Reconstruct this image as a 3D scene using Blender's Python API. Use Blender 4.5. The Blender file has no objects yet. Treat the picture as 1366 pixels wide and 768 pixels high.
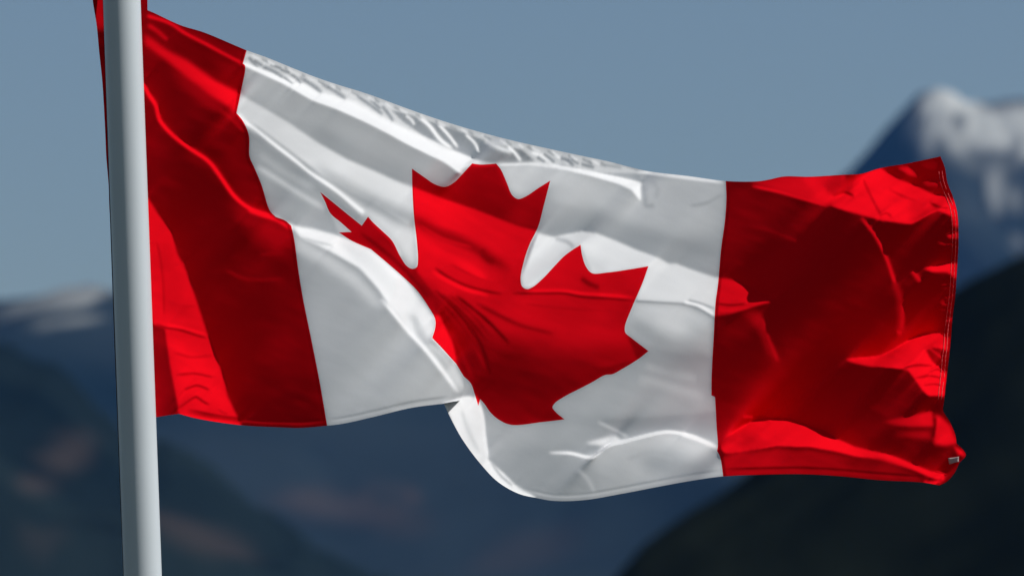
import bpy, math, random
import numpy as np
from mathutils import Vector, Matrix, noise as mnoise
from mathutils.geometry import delaunay_2d_cdt

random.seed(7)
sc = bpy.context.scene
COL = sc.collection

# ------------------------------------------------------------------ camera, sky, sun, exposure
PW, PH = 1366.0, 768.0                    # frame the measurements were taken in
DIST = 15.0                               # metres from camera to the flag
SPX = 0.00175                             # metres per measured pixel at the flag
PITCH = math.radians(5.0)
CAM = Vector((0.0, -DIST * math.cos(PITCH), 1.7))
FWD = Vector((0, math.cos(PITCH), math.sin(PITCH)))
RIGHT = Vector((1, 0, 0))
UP = RIGHT.cross(FWD)
UP.normalize()

cam_data = bpy.data.cameras.new('camera')
cam = bpy.data.objects.new('camera', cam_data)
COL.objects.link(cam)
cam.location = CAM
cam.rotation_euler = (math.pi / 2 + PITCH, 0, 0)
cam_data.sensor_width = 36.0
cam_data.lens = 36.0 * DIST / (PW * SPX)
cam_data.clip_start = 0.5
cam_data.clip_end = 80000.0
cam_data.dof.use_dof = True
cam_data.dof.focus_distance = DIST + 0.25
cam_data.dof.aperture_fstop = cam_data.lens / 42.0
cam_data.dof.aperture_blades = 0
sc.camera = cam

SUN_EL = math.radians(46.0)
SUN_AZ = math.radians(102.0)              # clockwise from +Y (the view direction)
SUN = Vector((math.sin(SUN_AZ) * math.cos(SUN_EL), math.cos(SUN_AZ) * math.cos(SUN_EL), math.sin(SUN_EL)))

world = bpy.data.worlds.new('World')
sc.world = world
world.use_nodes = True
wn = world.node_tree
wn.nodes.clear()
w_out = wn.nodes.new('ShaderNodeOutputWorld')
w_bg = wn.nodes.new('ShaderNodeBackground')
w_sky = wn.nodes.new('ShaderNodeTexSky')
w_sky.sky_type = 'NISHITA'
w_sky.sun_disc = False
w_sky.sun_elevation = SUN_EL
w_sky.sun_rotation = SUN_AZ
w_sky.altitude = 100.0
w_sky.air_density = 1.0
w_sky.dust_density = 0.9
w_sky.ozone_density = 1.6
w_hsv = wn.nodes.new('ShaderNodeHueSaturation')
w_hsv.inputs['Saturation'].default_value = 0.86
wn.links.new(w_sky.outputs[0], w_hsv.inputs['Color'])
w_air = wn.nodes.new('ShaderNodeVectorMath')
w_air.operation = 'MULTIPLY'
w_air.inputs[1].default_value = (0.975, 1.022, 0.945)
wn.links.new(w_hsv.outputs[0], w_air.inputs[0])
wn.links.new(w_air.outputs[0], w_bg.inputs['Color'])
w_bg.inputs['Strength'].default_value = 0.063
wn.links.new(w_bg.outputs[0], w_out.inputs['Surface'])

sun_data = bpy.data.lights.new('sun', 'SUN')
sun_data.energy = 4.9
sun_data.angle = math.radians(0.53)
sun_data.color = (1.0, 0.965, 0.915)
sun = bpy.data.objects.new('sun', sun_data)
COL.objects.link(sun)
sun.location = (6, -6, 20)
sun.rotation_euler = (-SUN).to_track_quat('-Z', 'Y').to_euler()

sc.view_settings.view_transform = 'Standard'
sc.view_settings.look = 'None'
sc.view_settings.exposure = 0.0
sc.view_settings.gamma = 1.0
sc.view_settings.use_curve_mapping = False
sc.cycles.use_denoising = True
sc.cycles.max_bounces = 8
sc.cycles.transmission_bounces = 6
sc.cycles.volume_bounces = 0

# ------------------------------------------------------------------ helpers
def px_point(px, py, depth=DIST):
    """point at a given camera depth that stands where (px, py) was measured"""
    a = (px - PW / 2) * SPX / DIST
    b = (PH / 2 - py) * SPX / DIST
    return CAM + (FWD + RIGHT * a + UP * b) * depth

def px_on_plane(px, py, y):
    a = (px - PW / 2) * SPX / DIST
    b = (PH / 2 - py) * SPX / DIST
    d = FWD + RIGHT * a + UP * b
    return CAM + d * ((y - CAM.y) / d.y)

def link_mesh(name, verts, faces, mat, parent=None, smooth=True):
    me = bpy.data.meshes.new(name)
    me.from_pydata([tuple(v) for v in verts], [], faces)
    me.update()
    if smooth:
        me.polygons.foreach_set('use_smooth', [True] * len(me.polygons))
    if mat:
        me.materials.append(mat)
    o = bpy.data.objects.new(name, me)
    COL.objects.link(o)
    if parent:
        o.parent = parent
        o.matrix_parent_inverse = Matrix.Translation(-parent.location)
    return o

def thing(name, loc, label, cat, group=None):
    o = bpy.data.objects.new(name, None)
    o.empty_display_size = 0.1
    COL.objects.link(o)
    o.location = loc
    o['label'] = label
    o['category'] = cat
    if group:
        o['group'] = group
    return o

def tube(path, radius, seg=12, caps=True):
    """tube mesh along a list of points; radius may be a list"""
    vs, fs = [], []
    n = len(path)
    ref = Vector((0, 1, 0))
    for i, p in enumerate(path):
        t = (path[min(i + 1, n - 1)] - path[max(i - 1, 0)]).normalized()
        s = t.cross(ref)
        if s.length < 1e-4:
            s = t.cross(Vector((1, 0, 0)))
        s.normalize()
        q = s.cross(t).normalized()
        r = radius[i] if isinstance(radius, (list, tuple)) else radius
        for k in range(seg):
            a = 2 * math.pi * k / seg
            vs.append(p + s * (r * math.cos(a)) + q * (r * math.sin(a)))
    for i in range(n - 1):
        for k in range(seg):
            k2 = (k + 1) % seg
            fs.append((i * seg + k, i * seg + k2, (i + 1) * seg + k2, (i + 1) * seg + k))
    if caps:
        fs.append(tuple(range(seg))[::-1])
        fs.append(tuple((n - 1) * seg + k for k in range(seg)))
    return vs, fs

def new_mat(name):
    m = bpy.data.materials.new(name)
    m.use_nodes = True
    nt = m.node_tree
    nt.nodes.clear()
    out = nt.nodes.new('ShaderNodeOutputMaterial')
    return m, nt, out

def principled(name, col, rough=0.6, spec=0.5, bump=None, var=None):
    m, nt, out = new_mat(name)
    p = nt.nodes.new('ShaderNodeBsdfPrincipled')
    p.inputs['Base Color'].default_value = (*col, 1)
    p.inputs['Roughness'].default_value = rough
    p.inputs['Specular IOR Level'].default_value = spec
    nt.links.new(p.outputs[0], out.inputs['Surface'])
    if var:
        scale, c2 = var
        tc = nt.nodes.new('ShaderNodeTexCoord')
        nz = nt.nodes.new('ShaderNodeTexNoise')
        nz.inputs['Scale'].default_value = scale
        nz.inputs['Detail'].default_value = 6
        mx = nt.nodes.new('ShaderNodeMix')
        mx.data_type = 'RGBA'
        mx.inputs[6].default_value = (*col, 1)
        mx.inputs[7].default_value = (*c2, 1)
        nt.links.new(tc.outputs['Object'], nz.inputs['Vector'])
        nt.links.new(nz.outputs['Fac'], mx.inputs[0])
        nt.links.new(mx.outputs[2], p.inputs['Base Color'])
    if bump:
        scale, strength, dist = bump
        tc = nt.nodes.new('ShaderNodeTexCoord')
        nz = nt.nodes.new('ShaderNodeTexNoise')
        nz.inputs['Scale'].default_value = scale
        nz.inputs['Detail'].default_value = 4
        bp = nt.nodes.new('ShaderNodeBump')
        bp.inputs['Strength'].default_value = strength
        bp.inputs['Distance'].default_value = dist
        nt.links.new(tc.outputs['Object'], nz.inputs['Vector'])
        nt.links.new(nz.outputs['Fac'], bp.inputs['Height'])
        nt.links.new(bp.outputs[0], p.inputs['Normal'])
    return m

def cloth_mat(name, col, trans_col, trans, gloss=0.006):
    """thin nylon: diffuse + some light coming through + faint sheen, woven micro relief"""
    m, nt, out = new_mat(name)
    L = nt.links
    tc = nt.nodes.new('ShaderNodeTexCoord')
    nz = nt.nodes.new('ShaderNodeTexNoise')
    nz.inputs['Scale'].default_value = 140
    nz.inputs['Detail'].default_value = 3
    bp = nt.nodes.new('ShaderNodeBump')
    bp.inputs['Strength'].default_value = 0.08
    bp.inputs['Distance'].default_value = 0.0015
    L.new(tc.outputs['Object'], nz.inputs['Vector'])
    L.new(nz.outputs['Fac'], bp.inputs['Height'])
    nz2 = nt.nodes.new('ShaderNodeTexNoise')
    nz2.inputs['Scale'].default_value = 6
    nz2.inputs['Detail'].default_value = 5
    L.new(tc.outputs['Object'], nz2.inputs['Vector'])
    mr = nt.nodes.new('ShaderNodeMapRange')
    mr.inputs['From Min'].default_value = 0.3
    mr.inputs['From Max'].default_value = 0.7
    mr.inputs['To Min'].default_value = 0.95
    mr.inputs['To Max'].default_value = 1.02
    L.new(nz2.outputs['Fac'], mr.inputs['Value'])
    mx = nt.nodes.new('ShaderNodeVectorMath')
    mx.operation = 'SCALE'
    mx.inputs[0].default_value = col
    L.new(mr.outputs[0], mx.inputs['Scale'])
    df = nt.nodes.new('ShaderNodeBsdfDiffuse')
    L.new(mx.outputs[0], df.inputs['Color'])
    L.new(bp.outputs[0], df.inputs['Normal'])
    tr = nt.nodes.new('ShaderNodeBsdfTranslucent')
    tr.inputs['Color'].default_value = (*trans_col, 1)
    m1 = nt.nodes.new('ShaderNodeMixShader')
    m1.inputs[0].default_value = trans
    L.new(df.outputs[0], m1.inputs[1])
    L.new(tr.outputs[0], m1.inputs[2])
    gl = nt.nodes.new('ShaderNodeBsdfGlossy')
    gl.inputs['Roughness'].default_value = 0.45
    gl.inputs['Color'].default_value = (*col, 1)
    m2 = nt.nodes.new('ShaderNodeMixShader')
    m2.inputs[0].default_value = gloss
    L.new(m1.outputs[0], m2.inputs[1])
    L.new(gl.outputs[0], m2.inputs[2])
    L.new(m2.outputs[0], out.inputs['Surface'])
    return m

# ------------------------------------------------------------------ ground and mountains
def cover_mat(name, forest, forest2, scale, rough=0.95):
    m, nt, out = new_mat(name)
    L = nt.links
    p = nt.nodes.new('ShaderNodeBsdfPrincipled')
    p.inputs['Roughness'].default_value = rough
    p.inputs['Specular IOR Level'].default_value = 0.0
    tc = nt.nodes.new('ShaderNodeTexCoord')
    nz = nt.nodes.new('ShaderNodeTexNoise')
    nz.inputs['Scale'].default_value = scale
    nz.inputs['Detail'].default_value = 8
    L.new(tc.outputs['Object'], nz.inputs['Vector'])
    mr = nt.nodes.new('ShaderNodeMapRange')
    mr.inputs['From Min'].default_value = 0.40
    mr.inputs['From Max'].default_value = 0.62
    L.new(nz.outputs['Fac'], mr.inputs['Value'])
    a = nt.nodes.new('ShaderNodeMix'); a.data_type = 'RGBA'
    a.inputs[6].default_value = (*forest, 1)
    a.inputs[7].default_value = (*forest2, 1)
    L.new(mr.outputs[0], a.inputs[0])
    at = nt.nodes.new('ShaderNodeAttribute')
    at.attribute_name = 'cover'
    sep = nt.nodes.new('ShaderNodeSeparateColor')
    L.new(at.outputs['Color'], sep.inputs[0])
    b = nt.nodes.new('ShaderNodeMix'); b.data_type = 'RGBA'
    b.inputs[7].default_value = (0.050, 0.039, 0.036, 1)       # logged, bare earth
    L.new(sep.outputs[1], b.inputs[0]); L.new(a.outputs[2], b.inputs[6])
    c = nt.nodes.new('ShaderNodeMix'); c.data_type = 'RGBA'
    c.inputs[7].default_value = (0.47, 0.48, 0.46, 1)       # snow
    L.new(sep.outputs[0], c.inputs[0]); L.new(b.outputs[2], c.inputs[6])
    L.new(c.outputs[2], p.inputs['Base Color'])
    L.new(p.outputs[0], out.inputs['Surface'])
    return m

def fbm(x, y, z=0.0, o=5):
    return mnoise.fractal(Vector((x, y, z)), 0.9, 2.1, o)

def mountain(name, crest, dist, front, back, mat, seed, rough=0.06, nx=170, nf=56, nb=14, spots=(), snow=(), bumps=3.0):
    """terrain ridge: crest measured against the sky, its own distance, a real front and back slope.
    spots / snow: (px, py, rx, ry, strength) where bare ground / snow lies, as seen from the shore"""
    X = np.linspace(crest[0][0], crest[-1][0], nx)
    Y = np.interp(X, [c[0] for c in crest], [c[1] for c in crest])
    Y = Y + np.array([bumps * fbm(x_ / 45.0, seed, 1, 5) for x_ in X])
    k = SPX / DIST
    vs, cov = [], []
    rows = [(-1 + j / nf) for j in range(nf)] + [j / nb for j in range(nb + 1)]
    for px, py in zip(X, Y):
        wx = (px - PW / 2) * k * dist
        elev = PITCH + math.atan((PH / 2 - py) * k)
        hz = CAM.z + dist * math.tan(elev)
        for t in rows:
            if t < 0:
                s = 1 + t                                     # 0 foot, 1 crest
                wy = CAM.y + dist + t * front
                base = hz * (0.55 * s + 0.45 * s ** 1.6) - 12 * (1 - s)
                edge = math.sin(math.pi * min(1, s * 1.0)) if s > 0.5 else 1.0 * min(1, s * 3)
                edge = max(0.1, edge)
            else:
                wy = CAM.y + dist + t * back
                base = hz * (1 - t) ** 1.3 - 12 * t
                edge = max(0.1, math.sin(math.pi * min(1, t)))
            q = 2.6 / front
            nzv = fbm(wx * q + seed, wy * q, 0, 6)
            rid = abs(fbm(wx * q * 0.8 + 31 + seed, wy * q * 0.5 + 7, 3, 4))
            z = base + hz * rough * edge * (nzv * 1.6 - rid * 2.0 + 0.5)
            vs.append(Vector((wx + 0.08 * front * 0.3 * fbm(wx * q * 2, wy * q * 2, seed, 3), wy, max(z, -12))))
            # how this point looks from the shore, for where snow and clearings lie
            d = vs[-1] - CAM
            dep = d.dot(FWD)
            sx = d.dot(RIGHT) / dep / k + PW / 2
            sy = PH / 2 - d.dot(UP) / dep / k
            wob = fbm(wx * q * 4 + 5, wy * q * 4, seed, 5)
            rock = abs(fbm(wx * q * 11 + 2, wy * q * 5, seed + 4, 4))
            sn = 0.0
            for (cx, cy, rx, ry, st) in snow:
                r = math.hypot((sx - cx) / rx, (sy - cy) / ry) - wob * 0.5 + rock * 1.6 - 0.35
                sn = max(sn, st * min(1, max(0, (1.2 - r) / 0.35)))
            sp = 0.0
            for (cx, cy, rx, ry, st, tilt) in spots:
                ux, uy = sx - cx, sy - cy
                ux, uy = ux * math.cos(tilt) + uy * math.sin(tilt), uy * math.cos(tilt) - ux * math.sin(tilt)
                r = math.hypot(ux / rx, uy / ry) - wob * 0.6
                sp = max(sp, st * min(1, max(0, (1.2 - r) / 0.6)))
            cov.append((sn if t <= 0.15 else 0, sp if t <= 0 else 0, 0, 1))
    nr = len(rows)
    fs = []
    for i in range(nx - 1):
        for j in range(nr - 1):
            a = i * nr + j
            fs.append((a, a + nr, a + nr + 1, a + 1))
    o = link_mesh(name, vs, fs, mat)
    ca = o.data.color_attributes.new('cover', 'FLOAT_COLOR', 'POINT')
    ca.data.foreach_set('color', np.array(cov, dtype=np.float32).ravel())
    o['kind'] = 'structure'
    return o

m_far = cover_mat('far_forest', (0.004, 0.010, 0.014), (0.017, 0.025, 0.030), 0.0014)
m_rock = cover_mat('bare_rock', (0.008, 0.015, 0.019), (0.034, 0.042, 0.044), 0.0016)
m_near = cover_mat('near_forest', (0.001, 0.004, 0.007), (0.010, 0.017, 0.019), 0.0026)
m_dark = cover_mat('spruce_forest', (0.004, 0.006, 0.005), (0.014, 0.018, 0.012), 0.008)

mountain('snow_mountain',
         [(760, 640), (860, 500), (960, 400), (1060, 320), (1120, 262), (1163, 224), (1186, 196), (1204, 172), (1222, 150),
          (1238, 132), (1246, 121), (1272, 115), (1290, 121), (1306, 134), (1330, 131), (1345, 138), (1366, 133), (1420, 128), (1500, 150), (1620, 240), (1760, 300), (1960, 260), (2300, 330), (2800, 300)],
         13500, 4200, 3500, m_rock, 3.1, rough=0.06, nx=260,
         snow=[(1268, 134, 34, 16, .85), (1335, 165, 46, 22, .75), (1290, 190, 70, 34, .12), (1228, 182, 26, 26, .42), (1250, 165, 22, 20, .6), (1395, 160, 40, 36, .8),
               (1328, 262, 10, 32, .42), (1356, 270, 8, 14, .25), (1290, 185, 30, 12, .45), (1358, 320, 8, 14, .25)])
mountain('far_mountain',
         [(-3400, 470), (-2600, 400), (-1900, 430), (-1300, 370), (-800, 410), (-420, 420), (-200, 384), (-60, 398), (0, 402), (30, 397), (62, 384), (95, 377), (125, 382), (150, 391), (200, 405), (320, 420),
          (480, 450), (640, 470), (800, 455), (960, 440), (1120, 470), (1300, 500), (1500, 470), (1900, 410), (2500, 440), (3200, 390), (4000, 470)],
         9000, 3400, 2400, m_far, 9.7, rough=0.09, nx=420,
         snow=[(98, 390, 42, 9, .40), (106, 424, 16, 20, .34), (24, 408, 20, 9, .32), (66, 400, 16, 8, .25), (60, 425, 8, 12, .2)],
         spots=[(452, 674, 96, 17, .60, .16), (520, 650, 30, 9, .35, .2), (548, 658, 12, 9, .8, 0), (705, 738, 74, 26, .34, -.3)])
mountain('valley_hill',
         [(-2600, 420), (-2000, 330), (-1400, 380), (-900, 330), (-420, 380), (-200, 420), (-60, 448), (0, 462), (45, 482), (85, 512), (115, 545), (150, 575), (210, 592),
          (280, 628), (350, 672), (430, 715), (520, 760), (640, 820), (760, 880)],
         4400, 1800, 900, m_near, 15.2, rough=0.11, nx=340, bumps=13.0,
         spots=[(88, 608, 42, 34, .60, -.4), (48, 646, 24, 12, .5, 0), (262, 712, 70, 20, .5, .35), (60, 715, 40, 18, .25, 0)])
mountain('dark_hill',
         [(700, 880), (760, 812), (800, 768), (830, 730), (880, 685), (960, 628), (1080, 545), (1200, 448), (1270, 398), (1310, 374),
          (1366, 342), (1450, 300), (1560, 260), (1800, 210), (2200, 180), (2800, 230), (3400, 200)],
         1350, 560, 400, m_dark, 22.4, rough=0.07, nx=300)

gm = principled('meadow', (0.026, 0.034, 0.020), 0.95, 0.1, var=(0.05, (0.045, 0.045, 0.03)))
g = link_mesh('ground', [(-14000, -600, 0), (14000, -600, 0), (14000, 24000, 0), (-14000, 24000, 0)], [(0, 1, 2, 3)], gm, smooth=False)
g['kind'] = 'structure'

# haze
hv = [(x, y, z) for x in (-15000, 15000) for y in (-800, 25000) for z in (-14, 4200)]
hf = [(0, 1, 3, 2), (4, 6, 7, 5), (0, 4, 5, 1), (2, 3, 7, 6), (0, 2, 6, 4), (1, 5, 7, 3)]
hm, hnt, hout = new_mat('valley_air')
pv = hnt.nodes.new('ShaderNodeVolumePrincipled')
pv.inputs['Color'].default_value = (0.12, 0.38, 1.0, 1)
pv.inputs['Density'].default_value = 1.3e-5
pv.inputs['Anisotropy'].default_value = 0.0
hnt.links.new(pv.outputs[0], hout.inputs['Volume'])
haze = link_mesh('haze', hv, hf, hm, smooth=False)
haze['kind'] = 'stuff'

# ------------------------------------------------------------------ the flagpole
POLE_R = 0.0437
pa = px_on_plane(162.5, 0, 0.0)
pb = px_on_plane(190.5, 768, 0.0)
pdir = (pa - pb) / (pa - pb).z
pole_at = lambda z: pb + pdir * (z - pb.z)
BASE = pole_at(0.0)
paint = principled('white_pole_paint', (0.55, 0.60, 0.645), 0.32, 0.5, bump=(60, 0.06, 0.002), var=(3.0, (0.49, 0.54, 0.58)))
steel = principled('galvanised_steel', (0.42, 0.43, 0.44), 0.45, 0.5)
steel.node_tree.nodes['Principled BSDF'].inputs['Metallic'].default_value = 0.9
gilt = principled('gilded_ball', (0.75, 0.55, 0.2), 0.25, 0.5)
gilt.node_tree.nodes['Principled BSDF'].inputs['Metallic'].default_value = 1.0
pole = thing('flagpole', BASE, 'white painted metal pole carrying the flag, leaning slightly to the left', 'flagpole')
TOPZ = 4.75
v, f = tube([pole_at(z) for z in np.linspace(0.0, TOPZ, 24)], [POLE_R + 0.0012 * (1 - i / 23) for i in range(24)], 64)
link_mesh('shaft', v, f, paint, pole)
v, f = tube([pole_at(z) for z in (0.004, 0.03, 0.034, 0.10)], [0.14, 0.14, 0.075, 0.056], 40)
link_mesh('base_flange', v, f, steel, pole, smooth=False)
v, f = tube([pole_at(TOPZ + z) for z in (0.003, 0.03, 0.04, 0.07)], [0.055, 0.055, 0.03, 0.02], 32)
link_mesh('truck', v, f, steel, pole, smooth=False)
v, f = tube([pole_at(TOPZ + 0.14 - 0.07 * math.cos(a)) for a in np.linspace(0.25, math.pi - 0.01, 14)],
            [0.07 * math.sin(a) for a in np.linspace(0.25, math.pi - 0.01, 14)], 32)
link_mesh('finial', v, f, gilt, pole)

# ------------------------------------------------------------------ the flag: measured outlines
#RELIEF-BEGIN
PITCH_ = math.radians(5.0)
def spline(pts, step=2.5, closed=False):
    """Catmull-Rom through pts; a third value 1 marks a sharp corner"""
    P = [(p[0], p[1]) for p in pts]
    C = [len(p) > 2 and p[2] == 1 for p in pts]
    n = len(P)
    out = []
    m = n if closed else n - 1
    for i in range(m):
        i1 = (i + 1) % n
        p1, p2 = np.array(P[i], float), np.array(P[i1], float)
        if C[i] or (not closed and i == 0):
            p0 = 2 * p1 - p2
        else:
            p0 = np.array(P[i - 1], float)
        if C[i1] or (not closed and i1 == n - 1):
            p3 = 2 * p2 - p1
        else:
            p3 = np.array(P[(i1 + 1) % n], float)
        L = np.hypot(*(p2 - p1))
        s = max(1, int(round(L / step)))
        # centripetal tangents
        d01 = max(np.hypot(*(p1 - p0)), 1e-6) ** .5
        d12 = max(L, 1e-6) ** .5
        d23 = max(np.hypot(*(p3 - p2)), 1e-6) ** .5
        m1 = (p2 - p1) + d12 * ((p1 - p0) / d01 - (p2 - p0) / (d01 + d12))
        m2 = (p2 - p1) + d12 * ((p3 - p2) / d23 - (p3 - p1) / (d12 + d23))
        for k in range(s):
            t = k / s
            a = 2 * (p1 - p2) + m1 + m2
            b = -3 * (p1 - p2) - 2 * m1 - m2
            out.append(tuple(a * t ** 3 + b * t ** 2 + m1 * t + p1))
    if not closed:
        out.append(P[-1])
    return out

TOP = [(196.5, -45, 1), (196.8, 14, 1), (203.7, 16.8), (241, 34), (271.7, 43.4), (311.5, 60), (329, 67.5, 1), (356, 77), (394, 92.5),
       (422, 103.5), (450, 113), (492, 126), (539, 143.5), (594, 162.5), (641, 176.5), (687.5, 188.5), (739, 200), (778.6, 208.5), (814, 216),
       (837, 222), (865, 228.5), (919, 235), (968, 241.5), (1010, 242), (1024, 240), (1045.5, 235.5), (1080.6, 235.8), (1127.5, 233),
       (1148.6, 232), (1174, 224.4), (1211, 218), (1254.6, 208.7, 1)]
RIGHTE = [(1260.5, 224), (1264, 244), (1271, 262), (1277, 284), (1278.7, 320), (1277, 355), (1274.5, 392), (1270.5, 425), (1267.5, 462),
          (1263, 502), (1259, 538, 1), (1258, 547), (1267.5, 563), (1274.5, 580), (1276, 591, 1), (1286, 601), (1288.6, 607), (1280, 617),
          (1273, 631), (1263, 642), (1253, 647, 1)]
BOT = [(1232, 643.2), (1174, 640), (1117.5, 634.5), (1070, 632), (1024, 632.5), (964, 635), (924, 640.5), (877, 649), (830, 658),
       (779, 666.5), (739, 667.5), (715, 663.5), (692, 658), (664, 642), (640, 617), (617, 586), (603, 561), (592, 538, 1),
       (549, 543.6), (497, 556), (457, 564.8), (436, 567.4), (399, 570.4), (367.5, 569.3), (330, 567.5), (292.5, 563), (259, 557), (238.6, 551.5, 1),
       (208, 556), (186, 559, 1)]
LEFTE = [(168, 480), (160, 360), (147, 290), (145.6, 270), (145, 249), (141.6, 207), (140.5, 180), (136.5, 110), (132.3, 70), (129, 35), (123.5, 0), (119, -45, 1)]
outline = spline(TOP + RIGHTE + BOT + LEFTE, closed=True)

HOIST_B = spline([(329, 62, 1), (329, 67.5, 1), (324, 85, 1), (327, 88), (321.5, 122), (315.5, 151, 1), (324.6, 162.5), (332, 181), (333, 209), (339, 223),
                  (349, 247), (360, 281), (368, 289.5, 1), (380, 294), (388.5, 301, 1), (392.6, 320), (398, 360), (404.6, 400), (415, 451), (427, 512), (436.5, 568, 1), (438, 576)])
FLY_B = spline([(968, 236, 1), (968.4, 250), (969, 262), (967, 294), (962, 331), (957.6, 380), (954.6, 402), (952, 449), (949.3, 500), (949, 527, 1), (953.8, 529, 1),
                (956, 570), (957.5, 594), (956.5, 601, 1), (960.5, 609), (964.5, 634), (965, 641)])
KFOLD = spline([(352, 288.5, 1), (368, 290.5), (379, 295), (389, 300.8), (417, 306), (452, 317), (470, 323), (494.5, 333.5), (518, 353.6), (540, 373), (556, 389),
                (570, 409), (579, 425), (579.5, 436), (575, 451, 1), (588, 464.5), (607, 485.6), (616, 500), (620.5, 516), (616, 527), (613, 534, 1), (592.5, 538, 1)])
LEAF = spline([(630, 218, 1), (640, 219.5), (662, 218.4, 1), (668, 226), (676, 243.6), (683, 260), (691, 265.5), (701.5, 262), (718, 251), (734, 241, 1), (725, 276),
               (718, 302), (706, 327), (698.5, 350), (694.5, 371), (696.5, 382), (703, 385.5), (711, 382.5), (725, 370.5), (739, 355.5), (752, 342), (764, 333), (774.5, 326.5, 1),
               (776.5, 340), (782, 356), (790, 364.3), (810, 363.4), (841, 359), (865, 355, 1), (857, 377.5), (843, 410), (833.5, 436), (834.5, 444), (841, 449.5), (865, 468, 1),
               (852.5, 478), (829, 492.5), (817, 498.8), (807, 500), (789, 510), (770.5, 519.5), (754, 528), (740, 537.5), (737, 543), (741.6, 549.5), (753, 559, 1), (724, 562.5),
               (682, 566.3), (665.5, 559.5), (654, 549.5), (646, 538), (640.5, 532, 1), (638, 541, 1), (633.5, 526, 1), (628, 511), (618.5, 501.5, 1),
               (608.5, 485, 1), (589, 463.5), (576.5, 450.5, 1), (580.6, 436), (580.1, 424.5), (571, 408.3), (557, 388.2), (541, 372.2), (519, 352.7), (495, 332.5, 1), (469, 321), (452, 310, 1),
               (469, 309.4, 1), (455, 297), (440.6, 284.5), (433.6, 269), (427, 256, 1), (440.6, 267), (459, 282), (482.5, 301, 1), (491, 289, 1), (497, 296), (511, 309), (523, 321), (534, 342), (543, 355),
               (550, 358.5), (556, 356), (557.5, 346), (556, 322), (552, 287), (550, 251), (549.5, 225, 1), (566, 236.5), (580, 245.8), (594, 249.3), (605.5, 243.6), (617, 232)], closed=True)

A_SIDE = list(KFOLD) + [(592.5, 900), (-200, 900), (-200, 288.5)]
def jump(y):
    """how far (px) the near side of the big fold stands in front of the far side"""
    t = np.clip((np.asarray(y, float) - 290.0) / 200.0, 0, 1)
    return 52.0 * t * t * (3 - 2 * t)
def djump(y):
    t = np.clip((np.asarray(y, float) - 290.0) / 200.0, 0, 1)
    return 52.0 * 6 * t * (1 - t) / 200.0

# ---- how much each place on the cloth turns to the sun (0 = edge-on, 1 = square to it), from the photo
H = 1.4
X0, X1, Y0, Y1 = 104.0, 1304.0, -60.0, 684.0
NX, NY = int((X1 - X0) / H) + 1, int((Y1 - Y0) / H) + 1
gx = X0 + H * np.arange(NX)
gy = Y0 + H * np.arange(NY)
GX, GY = np.meshgrid(gx, gy)

def inside(poly, x, y):
    c = np.zeros(x.shape, bool)
    P = np.asarray([(p[0], p[1]) for p in poly], float)
    n = len(P)
    for i in range(n):
        x1, y1 = P[i]
        x2, y2 = P[(i + 1) % n]
        if y1 == y2:
            continue
        m = (y1 > y) != (y2 > y)
        c ^= m & (x < (x2 - x1) * (y - y1) / (y2 - y1) + x1)
    return c

def gauss(a, s):
    """separable gaussian blur, s in px"""
    s = s / H
    if s < 0.2:
        return a
    r = int(math.ceil(3 * s))
    k = np.exp(-0.5 * (np.arange(-r, r + 1) / s) ** 2)
    k /= k.sum()
    for ax in (0, 1):
        pad = [(0, 0), (0, 0)]
        pad[ax] = (r, r)
        b = np.pad(a, pad, mode='edge')
        n = a.shape[ax]
        o = np.zeros_like(a)
        for i, w in enumerate(k):
            o += w * (b[i:i + n, :] if ax == 0 else b[:, i:i + n])
        a = o
    return a

LIT = np.full((NY, NX), 0.03)

def win(xs, ys, mrg):
    i0 = max(0, int((min(xs) - mrg - X0) / H)); i1 = min(NX, int((max(xs) + mrg - X0) / H) + 2)
    j0 = max(0, int((min(ys) - mrg - Y0) / H)); j1 = min(NY, int((max(ys) + mrg - Y0) / H) + 2)
    return slice(j0, j1), slice(i0, i1)

def val(v, x, y):
    if isinstance(v, (int, float)):
        return v
    v0, xa, ya, v1, xb, yb = v
    L2 = (xb - xa) ** 2 + (yb - ya) ** 2
    t = np.clip(((x - xa) * (xb - xa) + (y - ya) * (yb - ya)) / L2, 0, 1)
    return v0 + (v1 - v0) * t

def P(v, blur, pts, clip=None):
    w = win([p[0] for p in pts], [p[1] for p in pts], 3 * blur + 4)
    x, y = GX[w], GY[w]
    m = np.zeros(x.shape)
    for dx in (-.5, .5):
        for dy in (-.5, .5):
            m += inside(pts, x + dx, y + dy) * .25
    m = gauss(m, max(blur, 0.5))
    if clip is not None:
        m = m * gauss(inside(clip, x, y).astype(float), 0.8)
    LIT[w] = LIT[w] * (1 - m) + val(v, x, y) * m

def seg_dist(pts, x, y):
    best = np.full(x.shape, 1e9)
    along = np.zeros(x.shape)
    tot = sum(math.hypot(pts[i + 1][0] - pts[i][0], pts[i + 1][1] - pts[i][1]) for i in range(len(pts) - 1))
    acc = 0
    for i in range(len(pts) - 1):
        (xa, ya), (xb, yb) = pts[i][:2], pts[i + 1][:2]
        L = math.hypot(xb - xa, yb - ya) + 1e-9
        t = np.clip(((x - xa) * (xb - xa) + (y - ya) * (yb - ya)) / L ** 2, 0, 1)
        d = np.hypot(x - xa - t * (xb - xa), y - ya - t * (yb - ya))
        m = d < best
        best[m] = d[m]
        along[m] = (acc + t[m] * L) / tot
        acc += L
    return best, along

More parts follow.
